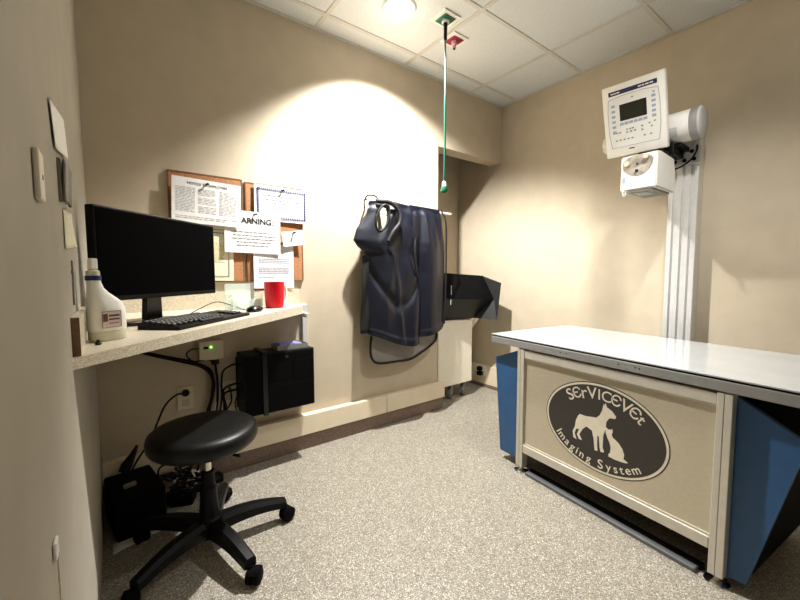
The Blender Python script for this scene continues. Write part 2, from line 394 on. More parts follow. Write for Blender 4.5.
# spray bottle
t = thing('spray_bottle', 'white plastic spray bottle with blue neck band at the left end of the counter', 'bottle', (-.014, 1.272, DZ1+.0005), kang-.25)
def ov(cx, hx, hy, z, n=24, p=2.6):
    out = []
    for k in range(n):
        a = 2*pi*k/n; c, s_ = math.cos(a), math.sin(a)
        out.append((cx+hx*math.copysign(abs(c)**(2/p), c), hy*math.copysign(abs(s_)**(2/p), s_), z))
    return out
secs = [(0, .048, .030, .026), (0, .050, .032, .03), (0, .050, .032, .07), (-.001, .049, .031, .085), (-.004, .045, .029, .10), (-.012, .036, .025, .113), (-.020, .026, .022, .125), (-.026, .019, .0185, .138), (-.029, .0165, .0165, .152), (-.030, .0165, .0165, .158)]
MB().loft([ov(s_[0]*.9-.003, s_[1]*.87, s_[2]*.95, s_[3]) for s_ in secs]).build('bottle_body', M_BOTTLE, t, smooth=50)
MB().loft([ov(-.003, .039, .026, 0), ov(-.003, .042, .029, .004), ov(-.003, .042, .029, .0258)]).build('bottle_base', M_LIQ, t, smooth=50)
MB().lathe([(.0172, .1582), (.0172, .1705)], c=(-.03, 0, 0), n=24).build('neck_band', M_NAVB, t, smooth=40, label='navy blue neck band')
MB().lathe([(.015, .1707), (.0145, .182), (.010, .186)], c=(-.03, 0, 0), n=24).build('cap', M_LIQ, t, smooth=40)
mb = MB(); mb.box((-.0385, -.009, .1862), (-.0215, .009, .215), .003); mb.build('nozzle', M_WHITE, t)
mb = MB(); mb.box((-.034, -.0338, .036), (.012, -.0328, .078)); lab = mb.build('sticker', mat('sticker_pinkish', (206, 190, 180), rough=.6), t)
mb = MB()
for lo, hi in (((-.0345, -.0345, .0355), (.0125, -.0341, .0367)), ((-.0345, -.0345, .0773), (.0125, -.0341, .0785)), ((-.0345, -.0345, .0367), (-.0335, -.0341, .0773)), ((.0115, -.0345, .0367), (.0125, -.0341, .0773)),
               ((-.032, -.0345, .052), (-.021, -.0341, .072)), ((-.018, -.0345, .064), (.008, -.0341, .069)), ((-.018, -.0345, .055), (.008, -.0341, .059)), ((-.018, -.0345, .046), (.006, -.0341, .048))): mb.box(lo, hi)
mb.build('sticker_print', mat('brown_print', (92, 58, 56), rough=.7), lab)
mb = MB(); mb.lathe([(.006, 0), (.008, .003), (.004, .007), (.003, .012)], n=14)
o = mb.build('bottle_cap', M_BLK, None, smooth=40); o.location = (-.035, 1.19, DZ1+.0005); tag(o, 'tiny black cap lying on the counter in front of the spray bottle', 'cap')
mb = MB(); mb.box((0, 0, 0), (.003, .035, .008)); mb.prism([(0, .03, .008), (0, .012, -.012), (0, .005, -.07), (0, .012, -.07), (0, .022, -.012), (0, .040, .008)], (.003, 0, 0))
mb.prism([(0, .018, .0), (0, .012, .03), (0, .018, .032), (0, .028, .0)], (.003, 0, 0))
o = mb.build('wall_hook', M_GREY, None); o.location = (LW+.0005, 1.13, 1.04); tag(o, 'slim grey hook on the left wall above the spray bottle', 'hook')

# ------------------------------------------------------------------ left wall items
def sheet(name, pts_fn, nu, nv, m, thick=.0004):
    bm = MB(); V = [[bm.bm.verts.new(pts_fn(i/nu, j/nv)) for i in range(nu+1)] for j in range(nv+1)]
    for j in range(nv):
        for i in range(nu): bm.bm.faces.new((V[j][i], V[j][i+1], V[j+1][i+1], V[j+1][i]))
    return bm.build(name, m, None, smooth=60, solid=thick)
def wz(y, z): return .87*y, 1.04+.87*(z-1.04)
y_, z_ = wz(.785, 1.187)
t = thing('wall_thermostat', 'ivory wall control plate with a small dark slot on the left wall', 'thermostat', (LW+.0005, y_, z_))
MB().box((0, -.020, -.032), (.007, .020, .032), .0025).build('housing', mat('pale_ivory_plastic', (222, 216, 196), rough=.45), t)
MB().box((.0072, -.0025, -.005), (.0076, .0025, .001)).build('slot', M_INKD, t)
y_, z_ = wz(.715, .645)
t = thing('wall_outlet', 'white low outlet with a cord on the left wall', 'outlet', (LW+.0005, y_, z_))
MB().box((0, -.011, -.011), (.004, .011, .011), .0015).build('cover_plate', M_WHITE, t)
MB().tube(catmull([(.003, .002, -.011), (.003, .003, -.05), (.003, .004, -.15), (.003, .01, -.3), (.003, .02, -.59)]), .0012, 8).build('cord', M_IVORY, t, smooth=60)
def note_pt(u, v):
    y, z = wz(1.01+.25*u+.05*v, 1.381+.037*u-.083*v+.008*math.sin(pi*v)*u); return (LW+.003+.003*u+.001*v, y, z)
o = sheet('wall_note', note_pt, 8, 8, mat('bright_paper', (246, 246, 246), rough=.7))
tag(o, 'curling white note stuck high on the left wall', 'paper')
y_, z_ = wz(1.115, 1.198)
t = thing('wall_file_holder', 'grey curved metal holder on the left wall under the curling note', 'file holder', (LW+.0005, y_, z_))
M_WG = mat('warm_grey_metal', (128, 122, 108), rough=.5, noise=.05)
mb = MB(); prof = [(.006-.0035*math.sin(pi*k/10)+.003*k/10, k/10) for k in range(11)]
mb.loft([[(x, yy, z*.082+(.018 if yy else 0)) for (x, z) in prof] for yy in (0, .12, .21)], cap=False)
mb.build('front_panel', M_WG, t, smooth=60, solid=.001)
MB().box((0, 0, 0), (.0052, .0025, .082)).build('side_panel', M_WG, t)
MB().box((0, .2075, .018), (.0052, .21, .10)).build('side_panel', M_WG, t)
MB().tube([(.008, .02, -.001), (.009, .03, -.008), (.002, .035, -.008)], .0012).build('wire_loop', M_CHROME, t)
def low_pt(u, v):
    y, z = wz(1.17+.24*u+.03*v*u, 1.188+.02*u-.09*v); return (LW+.002+.005*v*v*u, y, z)
o = sheet('wall_sheet', low_pt, 6, 6, M_YPAPER)
tag(o, 'pale sheet fixed to the left wall below the grey file holder', 'paper')

# ------------------------------------------------------------------ cork boards and papers
def cork(name, x0, x1, z0, z1, label):
    t = thing(name, label, 'bulletin board', ((x0+x1)/2, BW-.0005, z0), group='cork boards above the counter')
    h = z1-z0; w_ = (x1-x0)/2
    MB().box((-w_+.001, -.012, .001), (w_-.001, -.0005, h-.001)).build('cork_panel', M_CORK, t)
    mb = MB(); e = .006
    mb.box((-w_, -.0135, 0), (-w_+e, -.0002, h)); mb.box((w_-e, -.0135, 0), (w_, -.0002, h)); mb.box((-w_+e, -.0135, 0), (w_-e, -.0002, e)); mb.box((-w_+e, -.0135, h-e), (w_-e, -.0002, h))
    mb.build('edge_frame', M_WOODE, t)
    return t
cork('bulletin_board', .225, .560, .998, 1.528, 'left cork board, half hidden behind the monitor')
cork('bulletin_board', .572, .885, .998, 1.520, 'right cork board with the blue-bordered certificate')
def paper(name, label, x0, x1, z0, z1, y, m, rot=0, lines=(), cols=1, colx=.0, border=None, title=None, curl=.006, pin=None, linemat=None):
    w_, h = x1-x0, z1-z0
    t = thing(name, label, 'paper', (x0+w_/2, y, z0+h/2)); t.rotation_euler = (0, rot, 0)
    def fn(u, v):
        c = curl*((1-v)**2)*(abs(2*u-1)**2)
        return Vector(((u-.5)*w_, -c-.0004, (v-.5)*h))
    bm = MB(); nu = nv = 8
    V = [[bm.bm.verts.new(fn(i/nu, j/nv)) for i in range(nu+1)] for j in range(nv+1)]
    for j in range(nv):
        for i in range(nu): bm.bm.faces.new((V[j][i], V[j][i+1], V[j+1][i+1], V[j+1][i]))
    bm.build('sheet', m, t, solid=.0003)
    if lines:
        mb = MB(); rnd = random.Random(len(name)+len(lines))
        for (la, lb, zz, th_) in lines:
            x = la
            while x < lb-.02:
                ww = rnd.uniform(.03, .09); ww = min(ww, lb-x)
                xa, xb = (x-.5)*w_, (x+ww-.5)*w_; zc = (zz-.5)*h
                y_ = min(fn(x, zz).y, fn(x+ww, zz).y)-.0008
                mb.face([(xa, y_, zc-th_/2), (xb, y_, zc-th_/2), (xb, y_, zc+th_/2), (xa, y_, zc+th_/2)])
                x += ww+.015
        mb.build('printed_text', linemat or M_INK, t, solid=.0002)
    if border:
        mb = MB(); b0, bw = border
        for (xa, xb, za, zb) in ((-w_/2+b0, w_/2-b0, h/2-b0-bw, h/2-b0), (-w_/2+b0, w_/2-b0, -h/2+b0, -h/2+b0+bw), (-w_/2+b0, -w_/2+b0+bw, -h/2+b0, h/2-b0), (w_/2-b0-bw, w_/2-b0, -h/2+b0, h/2-b0)):
            if name == 'certificate':
                n_ = 26 if xb-xa > zb-za else 17
                for k in range(n_):
                    f0, f1 = k/n_, (k+.68)/n_
                    if xb-xa > zb-za: mb.box((xa+(xb-xa)*f0, -curl*.6-.0018, za), (xa+(xb-xa)*f1, -curl*.6-.0012, zb))
                    else: mb.box((xa, -curl*.6-.0018, za+(zb-za)*f0), (xb, -curl*.6-.0012, za+(zb-za)*f1))
                continue
            mb.box((xa, -curl*.6-.0018, za), (xb, -curl*.6-.0012, zb))
        mb.build('printed_border', M_BORD if name != 'framed_document' else M_INKD, t)
    if title:
        txt, sz, zz, bold = title
        text_obj('printed_heading', txt, sz, M_INKD, t, frame_matrix((0, -.0016, (zz-.5)*h), (1, 0, 0), (0, 0, 1)), bold)
    return t
def pin(x, z, y, label):
    t = thing('push_pin', label, 'push pin', (x, y, z))
    M = Matrix.Rotation(math.radians(90), 4, 'X') @ Matrix.Rotation(.35, 4, 'Y')
    MB().lathe([(.005, .0), (.005, .003), (.003, .004), (.003, .011), (.0055, .013), (.0055, .016)], n=14, M=M).build('pin_head', M_BLKG, t, smooth=40)
L = [(c*.31+.05, c*.31+.32, .78-.033*r, .0015) for c in range(3) for r in range(17) if not (r in (5, 11) and c == 1)] + [(.05, .95, .14, .002), (.05, .8, .10, .002)]
paper('posted_notice', 'white three-column notice sheet pinned on the left cork board', .236, .542, 1.282, 1.494, BW-.0335, M_PAPER, .04, L, title=('NOTICE TO EMPLOYEES', .0165, .885, 0), curl=.004)
L = [(.14, .86, .72, .004), (.2, .82, .60, .004), (.34, .64, .52, .003), (.42, .58, .42, .0025), (.3, .7, .36, .002), (.34, .68, .30, .002), (.3, .66, .25, .002), (.72, .9, .17, .002)]
paper('certificate', 'white certificate with a dashed blue border pinned at the right', .615, .915, 1.325, 1.512, BW-.022, M_PAPER2, .015, L, border=(.014, .0105), curl=.004, linemat=M_INKD)
L = [(.16, .84, .50, .005), (.14, .9, .42, .005), (.13, .9, .34, .005), (.2, .85, .26, .005), (.2, .8, .18, .005)]
paper('warning_sign', 'white sign reading WARNING: pinned across both cork boards', .462, .748, 1.148, 1.365, BW-.0275, M_PAPER, .02, L, title=('WARNING:', .041, .77, .0010), curl=.003, linemat=M_INK)
L = [(.12, .9, .86, .003), (.12, .6, .82, .003)] + [(.12, .92, .66-.04*r, .003) for r in range(3)] + [(.12, .88, .46-.04*r, .003) for r in range(4)] + [(.12, .5, .24, .003)]
paper('posted_letter', 'white typed letter hanging below the WARNING sign', .602, .822, .960, 1.200, BW-.0225, M_PAPER2, .01, L, curl=.004)
paper('note_card', 'small blank white card pinned at the right edge of the cork board', .757, .880, 1.196, 1.278, BW-.034, M_PAPER, -.14, curl=.004)
t = paper('framed_document', 'ivory document with thin black border partly behind the monitor', .33, .505, 1.005, 1.285, BW-.016, M_YPAPER, 0.02, [(.2, .8, .86, .006), (.25, .75, .4, .003), (.25, .75, .34, .003)], border=(.022, .0022), curl=.001)
MB().lathe([(.045, -.0012), (.045, -.0018)], n=32, axis='Y', c=(.0, 0, .01)).build('seal', mat('pale_gold_seal', (206, 200, 160), rough=.7, noise=.1, scale=90), t)
pin(.385, 1.475, BW-.0345, 'black push pin holding the three-column notice')
pin(.765, 1.497, BW-.023, 'black push pin holding the blue-bordered certificate')
pin(.612, 1.352, BW-.0285, 'black push pin at the top of the WARNING sign')
pin(.820, 1.268, BW-.0355, 'black push pin holding the small blank card')

# ------------------------------------------------------------------ under the desk
t = thing('wall_mounted_computer', 'black desktop computer mounted on the wall under the counter', 'computer', (.690, BW, 0))
y0, y1 = -.155, -.012
mb = MB(); mb.box((-.187, y0, .312), (.187, y1, .63), .004); mb.build('case', M_BLK, t)
mb = MB()
for a_, b_, c_, d_ in ((-.18, .18, .585, .622), (-.18, .06, .47, .58), (.065, .18, .47, .58), (-.18, .18, .455, .465), (-.18, .18, .32, .45)): mb.box((a_, y0-.004, c_), (b_, y0-.0002, d_), .0015)
mb.build('front_bezel', M_BLKM, t)
mb = MB(); mb.box((-.10, y0-.012, .307), (-.075, y0-.0045, .64), .002); mb.box((-.10, y0-.012, .632), (-.075, y1, .6405), .002); mb.build('mounting_strap', M_BLKG, t)
mb = MB(); mb.box((-.19, y1+.0002, .33), (.19, -.0005, .60)); mb.build('wall_bracket', M_BLKM, t)
mb = MB(); mb.lathe([(.008, y0-.0042), (.008, y0-.008)], c=(.03, 0, .60), n=20, axis='Y'); mb.build('power_button', M_CHAR, t)
t = thing('equipment_tray', 'small grey tray with violet and white packs on top of the black computer', 'tray', (.765, BW-.085, .6305))
mb = MB(); mb.box((-.085, -.05, .0002), (.085, .05, .004)); mb.box((-.085, -.05, .0042), (.085, -.047, .026)); mb.box((-.085, .047, .0042), (.085, .05, .026)); mb.box((-.085, -.0468, .0042), (-.082, .0468, .026)); mb.box((.082, -.0468, .0042), (.085, .0468, .026))
mb.build('tray_body', M_GREY, t)
o = MB().box((-.07, -.04, 0), (.055, .035, .020), .004, M=Matrix.Rotation(.06, 4, 'Y')).build('violet_pack', M_PURP, None); o.location = (.765, BW-.085, .643); tag(o, 'violet and white pack lying in the grey tray on the computer', 'pack')

t = thing('junction_box', 'ivory wall box with a lit green light under the counter', 'junction box', (.375, BW, .655))
MB().box((-.05, -.035, -.048), (.062, -.0005, .048), .004).build('housing', M_IVORY, t)
MB().box((-.030, -.037, .010), (-.008, -.0352, .022)).build('slot', M_INKD, t)
MB().lathe([(.0045, -.0352), (.0035, -.040)], c=(.004, 0, .018), axis='Y', n=14).build('indicator_light', M_LED, t, label='lit green light')
def outlet(x, z, label, plugged):
    t = thing('wall_outlet', label, 'outlet', (x, BW-.0005, z))
    MB().box((-.036, -.006, -.058), (.036, 0, .058), .002).build('cover_plate', M_IVORY, t)
    mb = MB()
    for s_ in (-1, 1): mb.box((-.016, -.0085, s_*.026-.016), (.016, -.0062, s_*.026+.016), .002)
    mb.build('receptacle', mat('tan_plastic', (190, 178, 150), rough=.5), t)
outlet(.262, .430, 'ivory wall outlet with one black plug left of the cable bundle', 1)
outlet(.462, .420, 'ivory wall outlet beside the black computer, crossed by cables', 1)
def cable(name, pts, r, label, m=M_BLK, group=None, cat='cable'):
    o = MB().tube(catmull(pts, 8), r, 8).build(name, m, None, smooth=60); return tag(o, label, cat, group)
Y = BW
t = thing('wall_cable', 'black power cord with plug in the outlet left of the cable bundle', 'cable', (.262, BW-.0092, .456))
MB().lathe([(.016, 0), (.017, -.012), (.010, -.03), (.005, -.042)], n=16, axis='Y').build('plug', M_BLK, t, smooth=40)
MB().tube(catmull([(0, -.04, 0), (-.04, -.05, .012), (-.09, -.045, -.03), (-.125, -.04, -.11), (-.155, -.05, -.18), (-.205, -.06, -.25), (-.24, -.085, -.30)]), .0045, 8).build('cord', M_BLK, t, smooth=60)
cable('monitor_cable', [(-.05, Y-.03, .80), (.0, Y-.03, .728), (.123, Y-.03, .670), (.242, Y-.03, .622), (.34, Y-.03, .577), (.383, Y-.03, .51), (.378, Y-.028, .42), (.35, Y-.03, .33), (.31, Y-.06, .2), (.25, Y-.10, .10)], .009, 'thick black cable sweeping from under the left of the counter down the wall', group=None)
cable('data_cable', [(-.04, Y-.045, .78), (.05, Y-.05, .71), (.18, Y-.05, .655), (.30, Y-.05, .61), (.375, Y-.055, .55), (.372, Y-.052, .44), (.352, Y-.06, .33), (.32, Y-.085, .20), (.28, Y-.13, .09)], .0055, 'thinner black cable running beside the thick one down the wall')
cable('power_lead', [(.40, Y-.02, .606), (.398, Y-.03, .57), (.403, Y-.035, .48), (.395, Y-.034, .36), (.36, Y-.05, .24), (.33, Y-.08, .12)], .006, 'black lead dropping straight from the ivory wall box')
t = thing('power_adapter_plug', 'black plug pushed into the underside of the ivory wall box', 'plug', (.398, BW-.02, .580)); MB().box((-.018, -.012, 0), (.018, .008, .026), .004).build('plug_body', M_BLK, t)
cable('loop_cable', [(.325, Y-.02, .67), (.29, Y-.025, .668), (.27, Y-.03, .645), (.30, Y-.035, .612), (.36, Y-.03, .61), (.385, Y-.025, .595)], .0035, 'small black cable looping left of the ivory wall box')
for i, (z, lab) in enumerate(((.575, 'topmost black cable bending into the left side of the computer'), (.48, 'middle black cable bending into the left side of the computer'), (.455, 'lower black cable bending into the left side of the computer'))):
    cable('computer_cable', [(.505, Y-.07-.02*i, z), (.47, Y-.06-.02*i, z-.002), (.43, Y-.045, z-.03), (.418+.006*i, Y-.05-.014*i, z-.09), (.412+.004*i, Y-.075-.014*i, z-.16), (.385+.012*i, Y-.078-.014*i, .25)], .0055 if i else .005, lab)
cable('grey_cable', [(.385, Y-.075, .40), (.375, Y-.08, .35), (.362, Y-.085, .28), (.35, Y-.09, .2)], .003, 'pale grey cable showing inside the dark bundle on the wall', M_LGREY)
cable('outlet_cable', [(.462, Y-.012, .446), (.465, Y-.03, .43), (.466, Y-.035, .38), (.44, Y-.05, .345), (.41, Y-.07, .33)], .004, 'black cable plugged into the outlet beside the computer')
cable('side_cable', [(.505, Y-.06, .40), (.49, Y-.05, .40), (.48, Y-.05, .36), (.49, Y-.06, .31), (.50, Y-.07, .27)], .003, 'thin black cable hanging down left of the computer')
# floor clutter
t = thing('battery_backup', 'black battery backup unit on the floor in the left corner', 'power unit', (.035, 1.90, 0), .15)
MB().box((-.085, -.13, .004), (.085, .13, .168), .008).build('case', M_BLKM, t)
mb = MB()
for k in range(4): mb.box((-.08, -.10+k*.05, .1682), (-.05, -.07+k*.05, .172))
mb.build('socket_row', M_BLKM, t)
mb = MB(); mb.box((-.08, -.12, 0), (-.05, -.09, .0038)); mb.box((.05, -.12, 0), (.08, -.09, .0038)); mb.box((-.08, .09, 0), (-.05, .12, .0038)); mb.box((.05, .09, 0), (.08, .12, .0038)); mb.build('rubber_feet', M_BLKM, t)
t = thing('adapter_plug', 'dark tapering plug leaning up from the top of the battery backup unit', 'plug', (.02, 1.99, .1685))
MB().tube([(-.02, -.02, .020), (-.006, -.012, .045), (.02, -.0, .085), (.035, .01, .115)], [.020, .022, .012, .005], 16).build('plug_body', M_BLK, t, smooth=40)
t = thing('loose_plug', 'pale grey plug lying on top of the battery backup unit', 'plug', (.02, 1.86, .1685), .3)
MB().box((-.022, -.010, 0), (.022, .010, .016), .004).build('plug_body', M_GREY, t)
t = thing('power_strip', 'black power strip on the floor beneath the cables', 'power strip', (.27, 1.985, 0), .25)
MB().box((-.13, -.026, .0005), (.13, .026, .04), .006).build('strip_body', M_BLK, t)
mb = MB()
for k in range(6): mb.box((-.11+k*.038, -.015, .0402), (-.085+k*.038, .015, .042))
mb.build('sockets', M_CHAR, t)
rnd = random.Random(3)
for i in range(9):
    x0, y0_ = rnd.uniform(.14, .26), rnd.uniform(1.90, 1.99); p = []
    for k in range(7):
        p.append((x0+rnd.uniform(-.05, .12), min(2.035, y0_+rnd.uniform(-.06, .05)), max(.05, .052+.012*i+rnd.uniform(-.003, .003)+.02*math.sin(k*1.3))))
    lab = ['matte black cord tangled over the power strip', 'pale grey cord on top of the floor tangle'][i in (2, 6)]
    o = MB().tube(catmull(p, 8), .0045, 8).build('tangled_cord', M_LGREY if i in (2, 6) else M_BLK, None, smooth=60)
    tag(o, lab, 'cable', 'pale cords in the floor tangle' if i in (2, 6) else 'black cords in the floor tangle')
t = thing('floor_adapter', 'black power brick resting beside the tangled cords', 'power adapter', (.215, 1.915, 0), -.4)
MB().box((-.045, -.035, .0005), (.045, .035, .05), .006).build('brick_body', M_BLKM, t)
o = sheet('floor_paper', lambda u, v: (LW+.03+.16*u, 1.70+.07*v+.05*u, .004+.02*u*u*v), 6, 4, M_PAPER); tag(o, 'crumpled white sheet on the floor by the battery unit', 'paper')

# ------------------------------------------------------------------ stool
SX, SY = .255, 1.540
t = thing('rolling_stool', 'black round-seat rolling stool with five-legged base', 'stool', (SX, SY, 0))
def ring_sw(r, z): return (r, z)
MB().lathe([(.150, .410), (.172, .413), (.180, .420), (.186, .432), (.187, .452), (.183, .466), (.172, .4755), (.150, .480), (.09, .4815), (.002, .482)], c=(-.008, -.006, -.004), n=64).build('seat', M_VINYL, t, smooth=50)
MB().lathe([(.07, .392), (.10, .398), (.10, .4055)], n=32).build('seat_plate', M_BLKM, t, smooth=30)
MB().lathe([(.0135, .30), (.0135, .3918)], n=20).build('gas_lift', M_CHROME, t, smooth=30, label='chrome lift rod')
MB().lathe([(.034, .075), (.036, .12), (.030, .20), (.030, .235), (.024, .245), (.023, .298), (.018, .2998)], n=28).build('column_cover', M_BLK, t, smooth=30)
MB().lathe([(.03, .05), (.05, .055), (.056, .085), (.048, .115), (.0365, .125)], n=28).build('hub', M_BLK, t, smooth=30)
mb = MB(); mb.tube([(.02, -.06, .404), (.06, -.15, .400), (.075, -.17, .399)], [.004, .004, .006]); mb.build('height_lever', M_BLK, t)
targets = [(.03, 1.415), (.335, 1.272), (.553, 1.534), (.36, 1.80), (.07, 1.70)]
angs = [math.atan2(y-SY, x-SX) for x, y in targets]
base_a = -0.0
off = sum(((angs[k]-(angs[0]+2*pi*k/5)+pi) % (2*pi))-pi for k in range(5))/5
RL = .288
for k in range(5):
    a = angs[0]+off+2*pi*k/5; M = Matrix.Rotation(a, 4, 'Z')
    rings = []
    for s_ in range(9):
        u = s_/8; x = .035+(RL-.035)*u; zc = .090-.010*u+.012*math.sin(pi*u)-.006*u*u; hw = .031-.010*u; hh = .027-.010*u
        rings.append([M @ Vector(p) for p in ((x, -hw, zc-hh), (x, hw, zc-hh), (x, hw, zc+hh*.4), (x, hw*.55, zc+hh), (x, -hw*.55, zc+hh), (x, -hw, zc+hh*.4))])
    lg = MB().loft(rings).build('leg', M_BLK, t, smooth=40)
    cx, cy = (RL-.002)*math.cos(a), (RL-.002)*math.sin(a)
    ca = a+[.9, 2.2, .4, 1.3, -.6][k]; ex, ey = math.cos(ca), math.sin(ca); Mr = Matrix.Rotation(ca, 4, 'Z')
    mb = MB()
    for s_ in (-1, 1): mb.lathe([(.010, s_*.003), (.0255, s_*.004), (.027, s_*.010), (.0265, s_*.020), (.020, s_*.024), (.006, s_*.025)], c=(cx+ey*.012, cy-ex*.012, .0275), n=28, axis='Y', M=Mr)
    mb.lathe([(.008, .045), (.009, .064)], c=(cx, cy, 0), n=14)
    # hood
    hr = []
    for q in range(9):
        b = pi*.02+pi*.8*q/8
        p = Vector((math.cos(b)*.031-.012*0, 0, math.sin(b)*.031)); hr.append([Vector((cx+ey*.012, cy-ex*.012, .0275))+Mr @ (p+Vector((0, w_, 0))) for w_ in (-.018, .018)]+[Vector((cx+ey*.012, cy-ex*.012, .0275))+Mr @ (p*.9+Vector((0, w_, 0))) for w_ in (.018, -.018)])
    mb.loft(hr)
    mb.build('caster', M_BLKM, lg, smooth=40)

# ------------------------------------------------------------------ hanging aprons
t = thing('coat_rail', 'pale metal wall rail holding the protective aprons', 'wall rail', (0, BW, 1.478))
mb = MB(); mb.box((1.30, -.078, -.010), (2.02, -.066, .006), .003); mb.build('rail_bar', M_CREAMM, t)
mb = MB()
for x in (1.40, 1.86): mb.box((x, -.0658, -.012), (x+.025, -.0005, .012), .002)
mb.build('support', M_CREAMM, t)
t = thing('wall_hanger_hook', 'black wire hook above the left shoulder of the aprons', 'hook', (1.31, BW-.08, 1.50))
MB().tube(catmull([(0, .05, .010), (-.028, .02, .006), (-.026, 0, .022), (.0, -.004, .028), (.035, -.004, .024), (.052, -.002, .008)], 6)[0:], .005, 8).build('hook_wire', M_BLK, t, smooth=60)
MB().tube([(0, .0785, .0095), (0, .05, .010)], .006, 8).build('mount_stub', M_BLK, t)
def interp(tab, v):
    for (a, x), (b, y) in zip(tab, tab[1:]):
        if v <= b: return x+(y-x)*((v-a)/(b-a) if b > a else 0)
    return tab[-1][1]
def apron_front(name, left, right, ztop, zbot_fn, yf, m, parent, nu=60, nv=90, hole=None, seed=1):
    bm = MB(); V = []
    for j in range(nv+1):
        v = j/nv; row = []
        for i in range(nu+1):
            u = i/nu; zb_ = zbot_fn(u); zt = ztop(u); z = zt+(zb_-zt)*v
            xl, xr = interp(left, v), interp(right, v)
            x = xl+(xr-xl)*u
            row.append(bm.bm.verts.new((x, yf(u, v, x, z), z)))
        V.append(row)
    for j in range(nv):
        for i in range(nu):
            vs = (V[j][i], V[j][i+1], V[j+1][i+1], V[j+1][i]); c = sum((q.co for q in vs), Vector())/4
            if hole and hole(c): continue
            bm.bm.faces.new(vs)
    bmesh.ops.delete(bm.bm, geom=[v for v in bm.bm.verts if not v.link_faces], context='VERTS')
    return bm.build(name, m, parent, smooth=70, solid=.005)
YB = BW-.082     # rail front plane
# left apron (vest type)
t = thing('lead_apron', 'left navy protective apron with open neck hole, hanging on the rail', 'apron', (0, 0, 0), group='navy protective aprons on the wall rail')
def y1f(u, v, x, z):
    base = YB-.018-.055*math.sin(pi*min(1, max(0, u*.84)))**.6*min(1, v*3+.15)
    f = .011*math.sin(3.2*pi*u+2.5*v)*min(1, v*1.6)
    f += .045*math.sin(6.5*pi*(v*1.15-1.3*(u-.82)**2*1.6))*max(0, 1-v*1.2)*max(0, u-.30)*1.25*(1.15-u)
    f += .016*math.exp(-((v-.72+.9*(u-.55)**2)/.045)**2)-.010*math.exp(-((u-.42-.2*v)/.05)**2)*min(1, v*2)
    if v > .955: f -= .006
    f += .003*math.sin(17*u+9*v)
    if v < .06: base += (.06-v)*.5
    return min(base+f, YB-.006)
left1 = [(0, 1.292), (.10, 1.262), (.22, 1.195), (.30, 1.172), (.34, 1.20), (.38, 1.245), (.5, 1.26), (.8, 1.262), (1, 1.275)]
right1 = [(0, 1.615), (.2, 1.612), (.35, 1.595), (.5, 1.640), (.6, 1.650), (1, 1.655)]
hole = lambda c: ((c.x-1.358-.25*(c.z-1.38))/.040)**2+((c.z-1.385)/.078)**2 < 1
apron_front('front_panel', left1, right1, lambda u: 1.492-.02*math.sin(pi*u*.9)*0+.012*math.sin(pi*u), lambda u: .640-.075*math.sin(pi*min(1, u*.62))+.015*math.cos(pi*u), y1f, M_NAVY, t, hole=hole, seed=2)
hp = [(1.358+.042*math.cos(a)+.25*.080*math.sin(a), 0, 1.385+.082*math.sin(a)) for a in [2*pi*k/28 for k in range(29)]]
MB().tube([(x, YB-.050-.02*math.sin((x-1.30)*9), z) for x, _, z in hp], .008, 8, cap=False).build('collar_binding', M_BLKTRIM, t, smooth=60, label='black collar binding')
# curved collar rising to the shoulder on the right of the hole
MB().tube(catmull([(1.33, YB-.03, 1.49), (1.42, YB-.055, 1.485), (1.475, YB-.075, 1.43), (1.47, YB-.085, 1.36), (1.42, YB-.085, 1.30), (1.385, YB-.08, 1.24)]), [.014]*41, 8).build('collar_edge', M_BLKTRIM, t, smooth=60)
apron_front('side_strap', [(0, 1.232), (1, 1.212)], [(0, 1.275), (1, 1.275)], lambda u: 1.15, lambda u: .665, lambda u, v, x, z: YB-.02+.006*math.sin(9*v+4*u), M_BLKTRIM, t, nu=8, nv=20)
# right apron
t = thing('lead_apron', 'right navy protective apron draped smoothly over the rail by the alcove', 'apron', (0, 0, 0), group='navy protective aprons on the wall rail')
def y2f(u, v, x, z):
    base = YB-.012-.062*math.sin(pi*min(1, max(0, u*.96+.02)))**1.2*min(1, v*3+.15)
    if v > .955: base -= .006
    f = .011*math.sin(8*pi*u+.5+2*v)*max(.05, 1-v*2.6)*min(1, v*8)+.005*math.sin(3*pi*u+2*v)
    if v < .06: base += (.06-v)*.5
    return min(base+f, YB-.006)
left2 = [(0, 1.612), (.35, 1.606), (.5, 1.63), (1, 1.640)]
right2 = [(0, 1.885), (.08, 1.905), (.3, 1.93), (.6, 1.925), (1, 1.915)]
apron_front('front_panel', left2, right2, lambda u: 1.500-.008*u, lambda u: .60+.055*u*u+.0*u, y2f, M_NAVY, t)
MB().tube(catmull([(1.892, YB-.02, 1.49), (1.915, YB-.045, 1.40), (1.935, YB-.03, 1.2), (1.93, YB-.03, .9), (1.918, YB-.03, .67)]), .006, 8).build('binding_and_slit', M_BLKTRIM, t, smooth=60)
MB().box((1.606, YB-.082, 1.27), (1.624, YB-.070, 1.42), .004).build('closure_strap', M_BLKTRIM, t)
MB().tube(catmull([(1.612, YB-.072, 1.27), (1.600, YB-.078, 1.19), (1.606, YB-.080, 1.10), (1.622, YB-.080, 1.02)]), .009, 8).build('binding_and_slit', M_BLKTRIM, t, smooth=60)  # black tube stands in for the dark gap between the aprons
apron_front('inner_panel', [(0, 1.69), (1, 1.69)], [(0, 1.88), (1, 1.88)], lambda u: 1.30, lambda u: .68, lambda u, v, x, z: YB-.008, M_NAVY2, t, nu=6, nv=10)
